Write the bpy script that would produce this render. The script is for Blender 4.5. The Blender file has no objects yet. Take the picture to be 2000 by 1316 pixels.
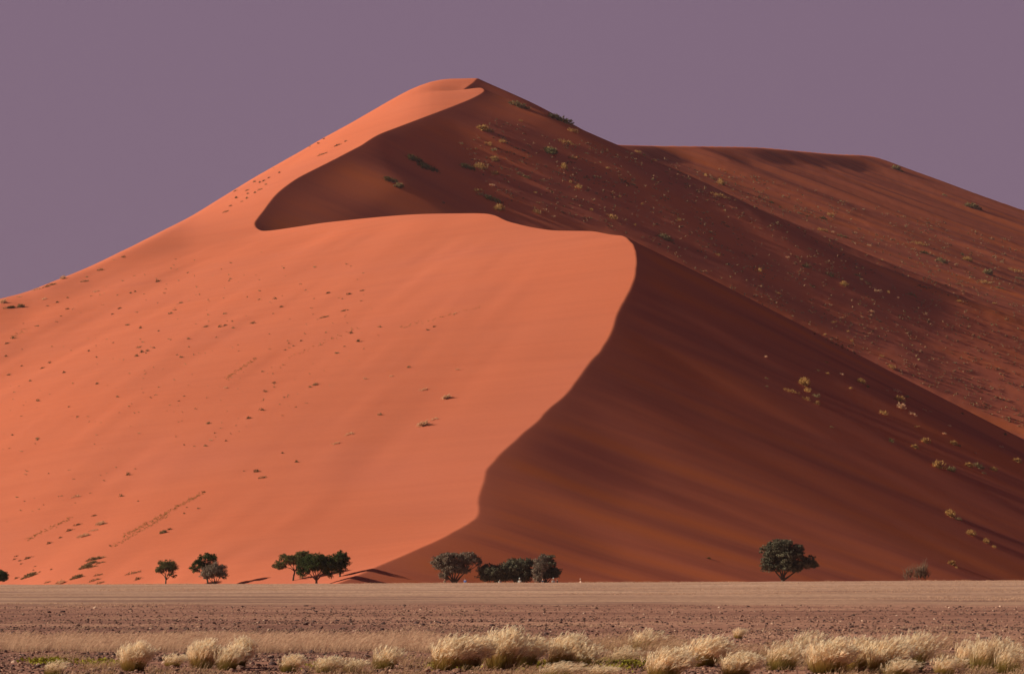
import bpy, math, random
import numpy as np
from mathutils import Vector, Matrix
from mathutils.bvhtree import BVHTree

scene = bpy.context.scene
# ------------------------------------------------------------------ camera
FPX, CU, HV, EYE = 5555.0, 1000.0, 1118.0, 1.7     # photo focal length (px), centre column, horizon row, eye height
cam_d = bpy.data.cameras.new('camera'); cam = bpy.data.objects.new('camera', cam_d)
scene.collection.objects.link(cam); scene.camera = cam
cam_d.sensor_width = 36.0; cam_d.lens = FPX / 2000 * 36.0
cam_d.clip_start = 0.5; cam_d.clip_end = 20000
cam_d.shift_y = (HV - 658) / 2000
cam.location = (0, 0, EYE); cam.rotation_euler = (math.pi/2, 0, 0)

# ------------------------------------------------------------------ sun, sky, exposure
SUN_EL, SUN_AZ = 23.0, 3.0        # elevation; degrees the sun stands behind the camera's left shoulder
sun_to = Vector((-math.cos(math.radians(SUN_EL))*math.cos(math.radians(SUN_AZ)),
                 -math.cos(math.radians(SUN_EL))*math.sin(math.radians(SUN_AZ)), math.sin(math.radians(SUN_EL))))
sd = bpy.data.lights.new('sun', 'SUN'); so = bpy.data.objects.new('sun', sd); scene.collection.objects.link(so)
sd.energy = 5.0; sd.angle = math.radians(0.55); sd.color = (1.0, 0.945, 0.72)
so.rotation_euler = sun_to.to_track_quat('Z', 'Y').to_euler(); so.location = (-200, -60, 150)
world = bpy.data.worlds.new('World'); scene.world = world; world.use_nodes = True
wt = world.node_tree; wt.nodes.clear()
w_out = wt.nodes.new('ShaderNodeOutputWorld'); w_bg = wt.nodes.new('ShaderNodeBackground')
w_sky = wt.nodes.new('ShaderNodeTexSky'); w_sky.sky_type = 'NISHITA'; w_sky.sun_disc = False
w_sky.sun_elevation = math.radians(SUN_EL); w_sky.sun_rotation = math.atan2(sun_to.x, sun_to.y)
w_sky.dust_density = 4.0
w_tc = wt.nodes.new('ShaderNodeTexCoord'); w_sep = wt.nodes.new('ShaderNodeSeparateXYZ')
w_ramp = wt.nodes.new('ShaderNodeValToRGB'); w_mix = wt.nodes.new('ShaderNodeMix'); w_mix.data_type = 'RGBA'
wt.links.new(w_tc.outputs['Generated'], w_sep.inputs[0]); wt.links.new(w_sep.outputs['Z'], w_ramp.inputs[0])
cr = w_ramp.color_ramp; cr.elements[0].position = 0.0; cr.elements[0].color = (1.84/4, 1.15/4, 1.68/4, 1)
cr.elements[1].position = 1.0; cr.elements[1].color = (0.16/4, 0.11/4, 0.24/4, 1)
e = cr.elements.new(0.22); e.color = (1.84/4, 1.17/4, 1.74/4, 1)
e = cr.elements.new(0.38); e.color = (0.36/4, 0.22/4, 0.42/4, 1)
w_mul = wt.nodes.new('ShaderNodeVectorMath'); w_mul.operation = 'SCALE'; w_mul.inputs['Scale'].default_value = 4.0
wt.links.new(w_ramp.outputs[0], w_mul.inputs[0])
w_mix.inputs['Factor'].default_value = 0.96
wt.links.new(w_sky.outputs[0], w_mix.inputs['A']); wt.links.new(w_mul.outputs[0], w_mix.inputs['B'])
wt.links.new(w_mix.outputs['Result'], w_bg.inputs['Color']); w_bg.inputs['Strength'].default_value = 0.1
wt.links.new(w_bg.outputs[0], w_out.inputs[0])
scene.view_settings.view_transform = 'Standard'; scene.view_settings.look = 'None'
scene.view_settings.exposure = 0.19; scene.view_settings.gamma = 1.0
scene.render.engine = 'CYCLES'; scene.cycles.max_bounces = 5; scene.cycles.diffuse_bounces = 3
scene.cycles.use_denoising = True

rng = np.random.default_rng(7); random.seed(7)

# ------------------------------------------------------------------ helpers
def px(u, v, d):
    """photo pixel + distance -> point in the place"""
    return ((u - CU) / FPX * d, d, EYE + (HV - v) / FPX * d)

def link(o): scene.collection.objects.link(o); return o

def mesh_from(name, verts, faces_flat, nper, mat, parent=None, smooth=True, attrs=None):
    """numpy mesh: verts (n,3), faces_flat ints, nper corners per face (int)"""
    me = bpy.data.meshes.new(name); verts = np.asarray(verts, np.float32); ff = np.asarray(faces_flat, np.int32).ravel()
    me.vertices.add(len(verts)); me.vertices.foreach_set('co', verts.ravel())
    nf = len(ff)//nper
    me.loops.add(len(ff)); me.loops.foreach_set('vertex_index', ff)
    me.polygons.add(nf); me.polygons.foreach_set('loop_start', np.arange(nf, dtype=np.int32)*nper)
    me.polygons.foreach_set('loop_total', np.full(nf, nper, np.int32))
    me.polygons.foreach_set('use_smooth', np.full(nf, smooth, bool))
    if attrs:
        for k, a in attrs.items():
            at = me.attributes.new(k, 'FLOAT', 'POINT'); at.data.foreach_set('value', np.asarray(a, np.float32))
    me.update(calc_edges=True); me.validate()
    if mat: me.materials.append(mat)
    o = bpy.data.objects.new(name, me); link(o)
    if parent: o.parent = parent
    return o

def tag(o, label=None, cat=None, group=None, kind=None):
    if label: o['label'] = label
    if cat: o['category'] = cat
    if group: o['group'] = group
    if kind: o['kind'] = kind
    return o

def empty(name, loc, rz=0.0):
    o = bpy.data.objects.new(name, None); link(o); o.location = loc; o.rotation_euler = (0, 0, rz); o.empty_display_size = .3
    return o

def copy_tree(o, parent=None):
    c = o.copy(); link(c)
    if parent is not None: c.parent = parent
    for ch in list(o.children): copy_tree(ch, c)
    return c

def hash2(ix, iy, seed):
    h = (ix.astype(np.int64)*374761393 + iy.astype(np.int64)*668265263 + seed*974711) & 0x7fffffff
    h = ((h ^ (h >> 13)) * 1274126177) & 0x7fffffff
    return ((h ^ (h >> 16)) & 0xffff) / 65535.0

def vnoise(x, y, seed=0):
    ix = np.floor(x).astype(np.int64); iy = np.floor(y).astype(np.int64); fx = x-ix; fy = y-iy
    fx = fx*fx*fx*(fx*(fx*6-15)+10); fy = fy*fy*fy*(fy*(fy*6-15)+10)
    a = hash2(ix, iy, seed); b = hash2(ix+1, iy, seed); c = hash2(ix, iy+1, seed); d = hash2(ix+1, iy+1, seed)
    return ((a*(1-fx)+b*fx)*(1-fy) + (c*(1-fx)+d*fx)*fy)*2-1

def fbm(x, y, seed=0, octv=3):
    s = 0; a = 1; t = 0
    for i in range(octv):
        s = s + a*vnoise(x*2**i+17.3*i, y*2**i-9.1*i, seed+i); t += a; a *= .5
    return s/t

def smooth(a, b, x):
    t = np.clip((x-a)/(b-a), 0, 1); return t*t*(3-2*t)

def smax(a, b, k):
    h = np.clip(.5 + .5*(a-b)/k, 0, 1); return b*(1-h) + a*h + k*h*(1-h)

# ------------------------------------------------------------------ materials
def new_mat(name):
    m = bpy.data.materials.new(name); m.use_nodes = True; nt = m.node_tree
    b = nt.nodes['Principled BSDF']; b.inputs['Specular IOR Level'].default_value = 0.1; b.inputs['Roughness'].default_value = .9
    return m, nt, b

def N(nt, t, **kw):
    n = nt.nodes.new(t)
    for k, v in kw.items(): setattr(n, k, v)
    return n

def noise_node(nt, vec, scale, detail=4, rough=.55, dim='3D'):
    n = N(nt, 'ShaderNodeTexNoise'); n.inputs['Scale'].default_value = scale; n.inputs['Detail'].default_value = detail
    n.inputs['Roughness'].default_value = rough
    if vec is not None: nt.links.new(vec, n.inputs['Vector'])
    return n

def mapping(nt, scale, rot=(0, 0, 0)):
    g = N(nt, 'ShaderNodeNewGeometry'); m = N(nt, 'ShaderNodeMapping'); m.vector_type = 'POINT'
    m.inputs['Scale'].default_value = scale; m.inputs['Rotation'].default_value = rot
    nt.links.new(g.outputs['Position'], m.inputs['Vector']); return m.outputs[0]

def ramp(nt, fac, stops):
    r = N(nt, 'ShaderNodeValToRGB'); c = r.color_ramp
    c.elements[0].position = stops[0][0]; c.elements[0].color = (*stops[0][1], 1)
    c.elements[1].position = stops[-1][0]; c.elements[1].color = (*stops[-1][1], 1)
    for p, col in stops[1:-1]:
        e = c.elements.new(p); e.color = (*col, 1)
    nt.links.new(fac, r.inputs[0]); return r

def mixc(nt, fac, a, b, mode='MIX'):
    m = N(nt, 'ShaderNodeMix', data_type='RGBA', blend_type=mode)
    for s, v in (('Factor', fac), ('A', a), ('B', b)):
        if isinstance(v, (int, float)): m.inputs[s].default_value = v
        elif isinstance(v, tuple): m.inputs[s].default_value = (*v, 1)
        else: nt.links.new(v, m.inputs[s])
    return m.outputs['Result']

def mat_sand():
    m, nt, b = new_mat('red_sand')
    big = noise_node(nt, mapping(nt, (.012, .012, .02)), 1, 3)
    c = ramp(nt, big.outputs[0], [(.3, (.62, .171, .107)), (.5, (.65, .177, .102)), (.72, (.67, .175, .096))])
    # iron-dark and pale grain streaks along the wind; lee ones also paint in shade
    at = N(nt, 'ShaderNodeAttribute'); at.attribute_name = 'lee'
    st1 = noise_node(nt, mapping(nt, (.012, .16, .0), (0, 0, math.radians(-77))), 1, 5, .6)
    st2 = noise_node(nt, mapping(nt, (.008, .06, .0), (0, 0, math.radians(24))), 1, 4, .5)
    r1 = ramp(nt, st1.outputs[0], [(.35, (.95, .93, .94)), (.6, (1.0, 1.0, 1.0))])
    r2 = ramp(nt, st2.outputs[0], [(.33, (.68, .62, .74)), (.5, (.98, .93, .86)), (.68, (1.18, 1.08, .62))])  # lee side: shade's purple dark and warm glow painted into the sand colour
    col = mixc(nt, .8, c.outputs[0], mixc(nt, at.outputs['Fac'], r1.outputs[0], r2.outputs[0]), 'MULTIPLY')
    fine = noise_node(nt, mapping(nt, (1.2, 1.2, 1.2)), 1, 5, .7)
    fr = ramp(nt, fine.outputs[0], [(.3, (.93, .92, .92)), (.7, (1.04, 1.04, 1.04))])
    col = mixc(nt, .6, col, fr.outputs[0], 'MULTIPLY')
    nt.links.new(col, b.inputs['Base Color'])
    rip = noise_node(nt, mapping(nt, (.12, .9, .0), (0, 0, math.radians(-77))), 1, 4, .6)
    bp = N(nt, 'ShaderNodeBump'); bp.inputs['Strength'].default_value = .12; bp.inputs['Distance'].default_value = .35
    nt.links.new(rip.outputs[0], bp.inputs['Height']); nt.links.new(bp.outputs[0], b.inputs['Normal'])
    b.inputs['Roughness'].default_value = 1.0; b.inputs['Specular IOR Level'].default_value = 0.0
    return m

# ------------------------------------------------------------------ the dune
CREST = [(935,155,812),(921,163,809.5),(903,177,806),(917,177,803.5),(935,172,801),(944,175,799),(940,182,796),(915,195,792),
 (870,213,787),(830,228,783),(780,247,778.5),(735,265,774),(700,287,770),(640,318,764),(600,338,760),(575,352,757),(545,375,753),
 (520,402,749),(503,425,745),(498,438,742),(503,447,740),(515,451,738),(540,449,735),(580,443,731),(620,437,727),(680,430,722),
 (740,424,717),(790,420,712),(830,418,708),(890,417,701),(940,417,694),(965,421,689),(990,432,683),(1020,440,677),(1050,446,672),
 (1080,450,667),(1120,451,662),(1160,452,657),(1190,458,652),(1220,462,646),(1235,475,640),(1242,490,634),(1243,510,627),
 (1240,535,619),(1225,570,610),(1205,615,599),(1192,650,591),(1165,690,582),(1140,720,574),(1100,772,563),(1060,810,554),
 (1020,845,546),(985,880,538),(955,912,530),(942,940,524),(934,970,518),(932,1000,512),(915,1021,505),(880,1042,497),(850,1056,491),
 (790,1083,483),(740,1104,476),(700,1122,471),(660,1138,466)]
def W(d):
    """first depth guesses -> real distances (the dune is deep: its faces are seen raking)"""
    return float(np.interp(d, [0, 465, 740, 796, 812, 850, 1100], [0, 465, 1042.5, 1200, 1250, 1385, 2130]))
def pw(u, v, d): return px(u, v, W(d))
crest3 = [pw(*c) for c in CREST]
crest3 = [(40,2100,40),(14,1600,120),(-2,1400,172),(-10,1315,197),(-13,1266,212.5)] + crest3 + [(-36,458,-2.6),(-42,440,-3.5),(-50,420,-4)]
cp = np.array(crest3, float)
def catmull(P, n=8):
    out = []
    for i in range(len(P)-1):
        p0, p1, p2, p3 = P[max(i-1, 0)], P[i], P[i+1], P[min(i+2, len(P)-1)]
        for k in range(n):
            t = k/n
            out.append(.5*((2*p1)+(-p0+p2)*t+(2*p0-5*p1+4*p2-p3)*t*t+(-p0+3*p1-3*p2+p3)*t**3))
    out.append(P[-1]); return np.array(out)
cf = catmull(cp, 8); cf = cf[np.argsort(cf[:, 1])]
def crest_x(y): return np.interp(y, cf[:, 1], cf[:, 0]) + .5*fbm(y/14, y*0, 31)*smooth(500, 540, y)*(1-smooth(1130, 1160, y))
def crest_z(y): return np.interp(y, cf[:, 1], cf[:, 2])

# windward (sunlit) side: a smooth thin-plate surface through the crest, the skyline ridge and the foot
SIL = np.array([(-500,730,800),(-300,674,850),(-150,628,895),(-60,602,920),(0,585,935),(50,572,950),(100,550,972),(140,534,990),(180,517,1010),(225,495,1033),
 (270,473,1058),(320,449,1085),(370,425,1112),(435,385,1145),(500,345,1172),(570,305,1195),(640,265,1212),(690,238,1222),(735,212,1232),(790,180,1250),
 (820,167,1256),(840,161,1260),(860,158,1263),(880,157,1265),(905,156.5,1266),(1000,154,1262),(1300,160,1290)], float)
def smin(a, b, k): return -smax(-a, -b, k)
def gauss_table(xs, v, w):
    k = np.exp(-((xs[:, None]-xs[None])/w)**2); return (k*v[None]).sum(1)/k.sum(1)
US = np.arange(-700, 1321, 10.0); DSS = gauss_table(US, np.interp(US, SIL[:, 0], SIL[:, 2]), 60)
def YF(u): return 545 - .115*u                        # where the sunlit slope meets the plain
def shape0(u, d, K):
    # a long even slope up to a rounded shoulder, falling away behind it
    ds = np.interp(u, US, DSS); K0 = .234; yf = YF(u); t = (d-yf)/(ds-yf)
    K = K0 + (K-K0)*smooth(.45, 1.0, t); zt = K*(ds-yf)
    return smin(K*(d-yf) - 1.5*np.exp(-np.clip(d-yf, 0, 400)/25), zt*1.02 - .12*(d-ds), 16)
UT = np.arange(-700, 1301, 20.0); DT = np.arange(600, 1700, 4.0)
VS = np.interp(UT, SIL[:, 0], SIL[:, 1]); DS = np.interp(UT, SIL[:, 0], SIL[:, 2])
KT = (EYE + (HV-VS)/FPX*DS)/(DS-YF(UT))
for _ in range(6):
    hh = shape0(UT[:, None], DT[None], KT[:, None]); ang = ((hh-EYE)/DT[None]).max(1)
    KT = KT*((HV-VS)/FPX/ang)
KT = gauss_table(UT, KT, 20)
def base_lit(x, y):
    u = CU + x/np.maximum(y, 1)*FPX; return shape0(u, y, np.interp(u, UT, KT))
cpts = np.array([pw(*c) for c in CREST] + crest3[:5])
ctrl = [(p[0], p[1], p[2]-float(base_lit(np.array(p[0]), np.array(p[1])))) for p in cpts]
for u, v, d in SIL[:-3]:
    ctrl.append(((u-CU)/FPX*d, d, 0)); ctrl.append(((u-CU)/FPX*(d+90), d+90, 0))
    if u < 300: ctrl += [((u-CU)/FPX*(YF(u)+(d-YF(u))*t), YF(u)+(d-YF(u))*t, 0) for t in (.35, .7)]
for u in range(-500, 640, 90): ctrl.append(((u-CU)/FPX*YF(u), YF(u), 0)); ctrl.append(((u-CU)/FPX*440, 440, 0))
ctrl = np.array(ctrl)
def tps_fit(P):
    X = P[:, :2]/100; n = len(X); d2 = ((X[:, None]-X[None])**2).sum(-1)
    K = .5*d2*np.log(d2+1e-12); K[np.arange(n), np.arange(n)] = 2e-5
    A = np.zeros((n+3, n+3)); A[:n, :n] = K; A[:n, n] = 1; A[:n, n+1:] = X; A[n, :n] = 1; A[n+1:, :n] = X.T
    return np.linalg.solve(A, np.r_[P[:, 2], 0, 0, 0]), X
TW, TX = tps_fit(ctrl)
def tps(x, y):
    sh = x.shape; q = np.stack([x.ravel(), y.ravel()], 1)/100; out = np.empty(len(q))
    for i in range(0, len(q), 20000):
        s = q[i:i+20000]; d2 = ((s[:, None]-TX[None])**2).sum(-1)
        out[i:i+20000] = (.5*d2*np.log(d2+1e-12))@TW[:-3] + TW[-3] + s@TW[-2:]
    return out.reshape(sh) + base_lit(x, y)

# lee side: sand at its angle of rest, spreading from every point of the crest
ys = np.r_[np.arange(440, 520, 2.5), np.arange(520, 1190, 4.0), np.arange(1190, 1260, 1.2), np.arange(1260, 1600, 12)]; LEE = np.stack([crest_x(ys), ys, crest_z(ys)], 1)
FAR = np.array([px(*p) for p in [(1130,279,1345),(1210,283,1372),(1300,285,1440),(1400,286,1510),(1480,288,1570),(1560,295,1640),(1630,301,1700),(1703,305.5,1770),
   (1760,325,1785),(1830,350,1800),(1900,376,1812),(2000,411,1825),(2200,480,1850),(2500,560,1880)]])
def densify(P, n=6): return catmull(P, n)
FARD = densify(FAR)
def envelope(x, y, P, kx, ky):
    """sand at rest below a crest polyline P: exact max over every segment (kx, ky = slope to the side / along)"""
    sh = x.shape; q = np.stack([x.ravel(), y.ravel()], 1); out = np.empty(len(q))
    kx = np.broadcast_to(kx, len(P)); kx = .5*(kx[1:]+kx[:-1])
    ax, ay, az = P[:-1, 0]*kx, P[:-1, 1]*ky, P[:-1, 2]; ex = P[1:, 0]*kx-ax; ey = P[1:, 1]*ky-ay; dz = P[1:, 2]-az
    Ls = np.sqrt(ex**2+ey**2)+1e-9; ex /= Ls; ey /= Ls; g = np.clip(dz/Ls, -.98, .98); gf = g/np.sqrt(1-g*g)
    for i in range(0, len(q), 8000):
        qx = q[i:i+8000, 0:1]*kx - ax; qy = q[i:i+8000, 1:2]*ky - ay
        s = qx*ex + qy*ey; r = np.abs(qx*ey - qy*ex); t = np.clip(s + gf*r, 0, Ls)
        out[i:i+8000] = (az + dz/Ls*t - np.sqrt((s-t)**2 + r*r)).max(1)
    return out.reshape(sh)

def slip(x, y, P, kx, kf, kb):
    """slip faces: from every crest point sand falls kx per metre sideways, kf towards the plain, kb away from it"""
    sh = x.shape; q = np.stack([x.ravel(), y.ravel()], 1); out = np.empty(len(q))
    a = P[:-1]; e = P[1:]-P[:-1]; k0, k1 = kx[:-1], kx[1:]; f0, f1 = kf[:-1], kf[1:]
    ex = np.where(np.abs(e[:, 0]) < 1e-6, 1e-6, e[:, 0]); ey = np.where(np.abs(e[:, 1]) < 1e-6, 1e-6, e[:, 1])
    for i in range(0, len(q), 8000):
        qx, qy = q[i:i+8000, 0:1], q[i:i+8000, 1:2]; best = None
        for t in (0.0, np.clip((qx-a[:, 0])/ex, 0, 1), np.clip((qy-a[:, 1])/ey, 0, 1)):
            dy = a[:, 1]+t*e[:, 1]-qy; dx = qx-a[:, 0]-t*e[:, 0]; k = k0+(k1-k0)*t; f = f0+(f1-f0)*t
            v = (a[:, 2]+t*e[:, 2] - k*np.sqrt(dx*dx+.03) - np.where(dy > 0, f*dy, -kb*dy)).max(1)
            best = v if best is None else np.maximum(best, v)
        out[i:i+8000] = best
    return out.reshape(sh)

BETA = math.radians(24)
_kx = np.interp(LEE[:, 1], [440, 520, 590, 680, 770, 808, 1000, 1045, 1120, 1206, 1250, 2000], [.22, .25, .30, .40, .44, .505, .49, .43, .425, .44, .465, .475])
_kf = np.interp(LEE[:, 1], [440, 520, 600, 1045, 1260, 1300], [.6, .75, .85, .95, .95, .8])
LK, FK = (_kx, _kf, .55), (.395, .60)
SPUR = densify(np.array([px(940,158,1257), px(1000,185,1250), px(1100,236,1240), px(1210,286,1228), px(1330,368,1215), px(1450,470,1200)]))
def lee(x, y):
    xc = crest_x(y); dc = np.clip(x - xc, 0, None)
    e1 = slip(x, y, LEE, *LK)
    yr = np.unique(y); fix = np.interp(y, yr, crest_z(yr) - slip(crest_x(yr), yr, LEE, *LK))
    e1 = e1 + fix*np.exp(-dc/10)
    e2 = envelope(x, y, FARD, *FK)
    w = x*math.sin(BETA) + y*math.cos(BETA); s = x*math.cos(BETA) - y*math.sin(BETA)
    f = smooth(1, 30, dc)
    gap = np.interp(x, FARD[:, 0], FARD[:, 1]) - y
    h = smax(e1, e2, 4+22*smooth(20, 220, gap)); sd = smooth(0, 25, dc); h = h*sd + e1*(1-sd)
    f2 = smooth(0, 60, gap)*f      # nothing may ruffle the far skyline
    up = smooth(820, 900, y)
    h = h + f2*(.95*vnoise(w/26+.6*vnoise(s/90, w/90, 5), s/200, 11) + .12*vnoise(w/9, s/90, 12))
    h = h + f2*up*(2.4*vnoise(w/55+.5*vnoise(s/120, w/80, 15), s/220, 13) + .09*fbm(x/3.6, y/3.6, 14, 2)*smooth(40, 110, dc))
    return h

def lit(x, y):
    xc = crest_x(y); dc = np.clip(xc-x, 0, None)
    h = tps(x, y)
    yr = np.unique(y); fix = np.interp(y, yr, crest_z(yr) - tps(crest_x(yr), yr))
    h = h + fix*np.exp(-dc/12)
    a = math.radians(-77); w = x*math.sin(a)+y*math.cos(a); s = x*math.cos(a)-y*math.sin(a)
    f = smooth(0, 50, dc)
    h = h + f*(.35*vnoise(w/16+.8*vnoise(s/90, w/90, 6), s/120, 21) + .08*vnoise(w/5, s/50, 22))
    return h

def ground_h(x, y):
    x = np.asarray(x, float); y = np.asarray(y, float)
    c = .22 + .30*np.clip(x/76, -1.3, 1.3)
    h = c*smooth(120, 415, y) + .12*vnoise(x/70, y/15, 41)*smooth(60, 140, y)*(1-smooth(330, 400, y)) + .03*vnoise(x/7, y/4, 42)
    h = h + .04*vnoise(x/5, y*0, 43)*smooth(380, 420, y)
    return h*(1-smooth(424, 452, y)) - 1.25*smooth(424, 452, y)

def dune_h(x, y):
    x = np.asarray(x, float); y = np.asarray(y, float); xc = crest_x(y)
    L = x <= xc; h = np.empty(x.shape)
    if L.any(): h[L] = lit(x[L], y[L])
    R = ~L
    if R.any():
        h[R] = lee(x[R], y[R])
    return h

def build_dune(mat):
    yr = np.r_[np.arange(446, 520, .5), np.arange(520, 1190, 1.3), np.arange(1190, 1270, .5), np.arange(1270, 1420, 1.6), np.arange(1420, 2000, 4)]
    near = np.r_[np.arange(0, 4, .35), np.arange(4, 300, 1.1), np.geomspace(300, 760, 30)]
    nearL = np.r_[np.arange(0, 4, .35), np.arange(4, 260, 1.1), np.geomspace(260, 600, 30)]
    off = np.r_[-nearL[::-1], near[1:]]
    Y, O = np.meshgrid(yr, off, indexing='ij'); X = crest_x(yr)[:, None] + O
    left = O <= 0
    Z = np.empty_like(X)
    Z[left] = lit(X[left], Y[left])
    Z[~left] = lee(X[~left], Y[~left])
    k = len(nearL)-1
    Z[:, k] = crest_z(yr)                     # the crest itself
    for (mx, my, amp, rad, tail) in MOUNDS:
        dx = X-mx; dy = Y-my; sel = (np.abs(dx) < 30) & (np.abs(dy) < 30)
        if not sel.any(): continue
        a = dx*.88 - dy*.47; b = dx*.47 + dy*.88
        aa = np.where(a > 0, a/tail, a/rad)
        Z = Z + np.where(sel, amp*np.exp(-(aa**2 + (b/rad)**2)), 0)
    n0, n1 = X.shape; idx = np.arange(n0*n1).reshape(n0, n1)
    F = np.stack([idx[:-1, :-1], idx[:-1, 1:], idx[1:, 1:], idx[1:, :-1]], -1).reshape(-1, 4)
    V = np.stack([X, Y, Z], -1).reshape(-1, 3)
    zmax = V[F, 2].max(1); F = F[zmax > -2.6]
    used = np.zeros(len(V), bool); used[F.ravel()] = True; remap = np.cumsum(used)-1
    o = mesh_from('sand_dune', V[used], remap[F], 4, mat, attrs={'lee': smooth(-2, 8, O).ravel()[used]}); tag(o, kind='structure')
    # sharp crest: mark the crest edges
    return o
MOUNDS = []
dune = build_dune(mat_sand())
#STAGE2
def build_ground(mat):
    xs = np.r_[-3500, -2500, -1500, -700, -400, np.arange(-260, -90, 10), np.arange(-90, 90.1, 1.2), np.arange(100, 270, 10), 400, 700, 1500, 2500, 3500]
    yr = np.r_[-200, -100, -40, 0, 20, 35, np.arange(42, 160, .7), np.arange(160, 460, 2.0), np.geomspace(462, 5000, 24)]
    X, Y = np.meshgrid(xs, yr); Z = ground_h(X, Y)
    n0, n1 = X.shape; idx = np.arange(n0*n1).reshape(n0, n1)
    F = np.stack([idx[:-1, :-1], idx[:-1, 1:], idx[1:, 1:], idx[1:, :-1]], -1).reshape(-1, 4)
    o = mesh_from('ground', np.stack([X, Y, Z], -1).reshape(-1, 3), F, 4, mat); tag(o, kind='structure'); return o
def mat_ground():
    m, nt, b = new_mat('gravel_ground')
    g = N(nt, 'ShaderNodeNewGeometry'); sep = N(nt, 'ShaderNodeSeparateXYZ'); nt.links.new(g.outputs['Position'], sep.inputs[0])
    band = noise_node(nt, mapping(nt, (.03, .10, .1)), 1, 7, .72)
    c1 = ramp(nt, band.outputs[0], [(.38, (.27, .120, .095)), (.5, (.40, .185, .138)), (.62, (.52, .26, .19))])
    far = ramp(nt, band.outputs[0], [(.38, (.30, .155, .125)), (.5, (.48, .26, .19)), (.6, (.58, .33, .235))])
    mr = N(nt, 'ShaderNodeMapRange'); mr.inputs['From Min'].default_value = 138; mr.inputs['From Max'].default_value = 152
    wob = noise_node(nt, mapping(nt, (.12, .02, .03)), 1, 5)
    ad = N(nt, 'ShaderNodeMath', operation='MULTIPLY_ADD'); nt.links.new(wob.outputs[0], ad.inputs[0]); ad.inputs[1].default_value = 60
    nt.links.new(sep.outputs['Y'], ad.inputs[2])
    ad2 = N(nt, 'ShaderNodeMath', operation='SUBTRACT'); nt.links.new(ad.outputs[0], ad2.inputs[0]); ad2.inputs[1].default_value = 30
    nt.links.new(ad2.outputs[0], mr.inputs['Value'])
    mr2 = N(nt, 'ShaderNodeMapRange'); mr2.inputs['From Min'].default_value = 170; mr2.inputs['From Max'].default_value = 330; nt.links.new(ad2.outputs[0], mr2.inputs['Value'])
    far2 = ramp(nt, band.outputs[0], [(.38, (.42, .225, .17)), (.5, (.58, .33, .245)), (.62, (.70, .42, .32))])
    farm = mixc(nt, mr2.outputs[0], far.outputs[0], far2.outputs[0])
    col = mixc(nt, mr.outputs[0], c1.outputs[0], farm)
    sp = noise_node(nt, mapping(nt, (2.2, .8, 2)), 1, 8, .8)
    sr = ramp(nt, sp.outputs[0], [(.38, (.55, .52, .54)), (.5, (1.0, 1.0, 1.0)), (.62, (1.3, 1.27, 1.22))])
    col = mixc(nt, .75, col, sr.outputs[0], 'MULTIPLY')
    nt.links.new(col, b.inputs['Base Color'])
    bp = N(nt, 'ShaderNodeBump'); bp.inputs['Strength'].default_value = .5; bp.inputs['Distance'].default_value = .05
    nt.links.new(sp.outputs[0], bp.inputs['Height']); nt.links.new(bp.outputs[0], b.inputs['Normal'])
    return m
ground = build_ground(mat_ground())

# ------------------------------------------------------------------ finding the surface
def bvh(o):
    me = o.data; n = len(me.vertices); co = np.empty(n*3, np.float32); me.vertices.foreach_get('co', co)
    m = len(me.polygons); vi = np.empty(m*4, np.int32); me.loops.foreach_get('vertex_index', vi)
    return BVHTree.FromPolygons(co.reshape(-1, 3).tolist(), vi.reshape(-1, 4).tolist())
B_DUNE, B_GROUND = bvh(dune), bvh(ground)
EYEV = Vector((0, 0, EYE))
def on_dune(u, v):
    d = Vector(((u-CU)/FPX, 1, (HV-v)/FPX)).normalized(); h = B_DUNE.ray_cast(EYEV, d)
    return (h[0], h[1]) if h[0] is not None else (None, None)
def drop(x, y):
    z = -9
    for b in (B_DUNE, B_GROUND):
        h = b.ray_cast(Vector((x, y, 400)), Vector((0, 0, -1)))
        if h[0] is not None: z = max(z, h[0].z)
    return z

# ------------------------------------------------------------------ plant materials
def mat_leaf(name, c1, c2, trans=.0, scale=3.0, rough=.8):
    m, nt, b = new_mat(name)
    n = noise_node(nt, mapping(nt, (scale,)*3), 1, 3)
    r = ramp(nt, n.outputs[0], [(.32, c1), (.68, c2)]); nt.links.new(r.outputs[0], b.inputs['Base Color']); b.inputs['Roughness'].default_value = rough
    if trans > 0:
        t = N(nt, 'ShaderNodeBsdfTranslucent'); nt.links.new(r.outputs[0], t.inputs[0]); mx = N(nt, 'ShaderNodeMixShader'); mx.inputs[0].default_value = trans
        nt.links.new(b.outputs[0], mx.inputs[1]); nt.links.new(t.outputs[0], mx.inputs[2]); nt.links.new(mx.outputs[0], nt.nodes['Material Output'].inputs[0])
    return m
M_GREEN = mat_leaf('acacia_leaf', (.035, .05, .018), (.085, .10, .03), .2, 1.2)
M_OLIVE = mat_leaf('olive_leaf', (.09, .085, .035), (.16, .14, .055), .25, 1.2)
M_GREY = mat_leaf('grey_thorn_leaf', (.19, .14, .115), (.29, .215, .165), .25, 1.2)
M_SHADE = mat_leaf('deep_green_leaf', (.10, .09, .065), (.18, .15, .10), .15, 1.2)
M_BARK = mat_leaf('bark', (.07, .045, .035), (.13, .09, .065), 0, 4)
M_BONE = mat_leaf('dead_wood', (.15, .085, .06), (.22, .125, .085), 0, 4)
M_SHGREEN = mat_leaf('shrub_green', (.11, .09, .035), (.20, .155, .065), .15, 1.5)
M_SHGREY = mat_leaf('shrub_greygreen', (.24, .17, .085), (.40, .28, .14), .25, 1.5)
M_SHSTRAW = mat_leaf('shrub_straw', (.42, .235, .085), (.62, .35, .13), .35, 1.5)
M_SHPALE = mat_leaf('shrub_pale', (.62, .36, .21), (.80, .50, .32), .4, 1.5)
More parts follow.
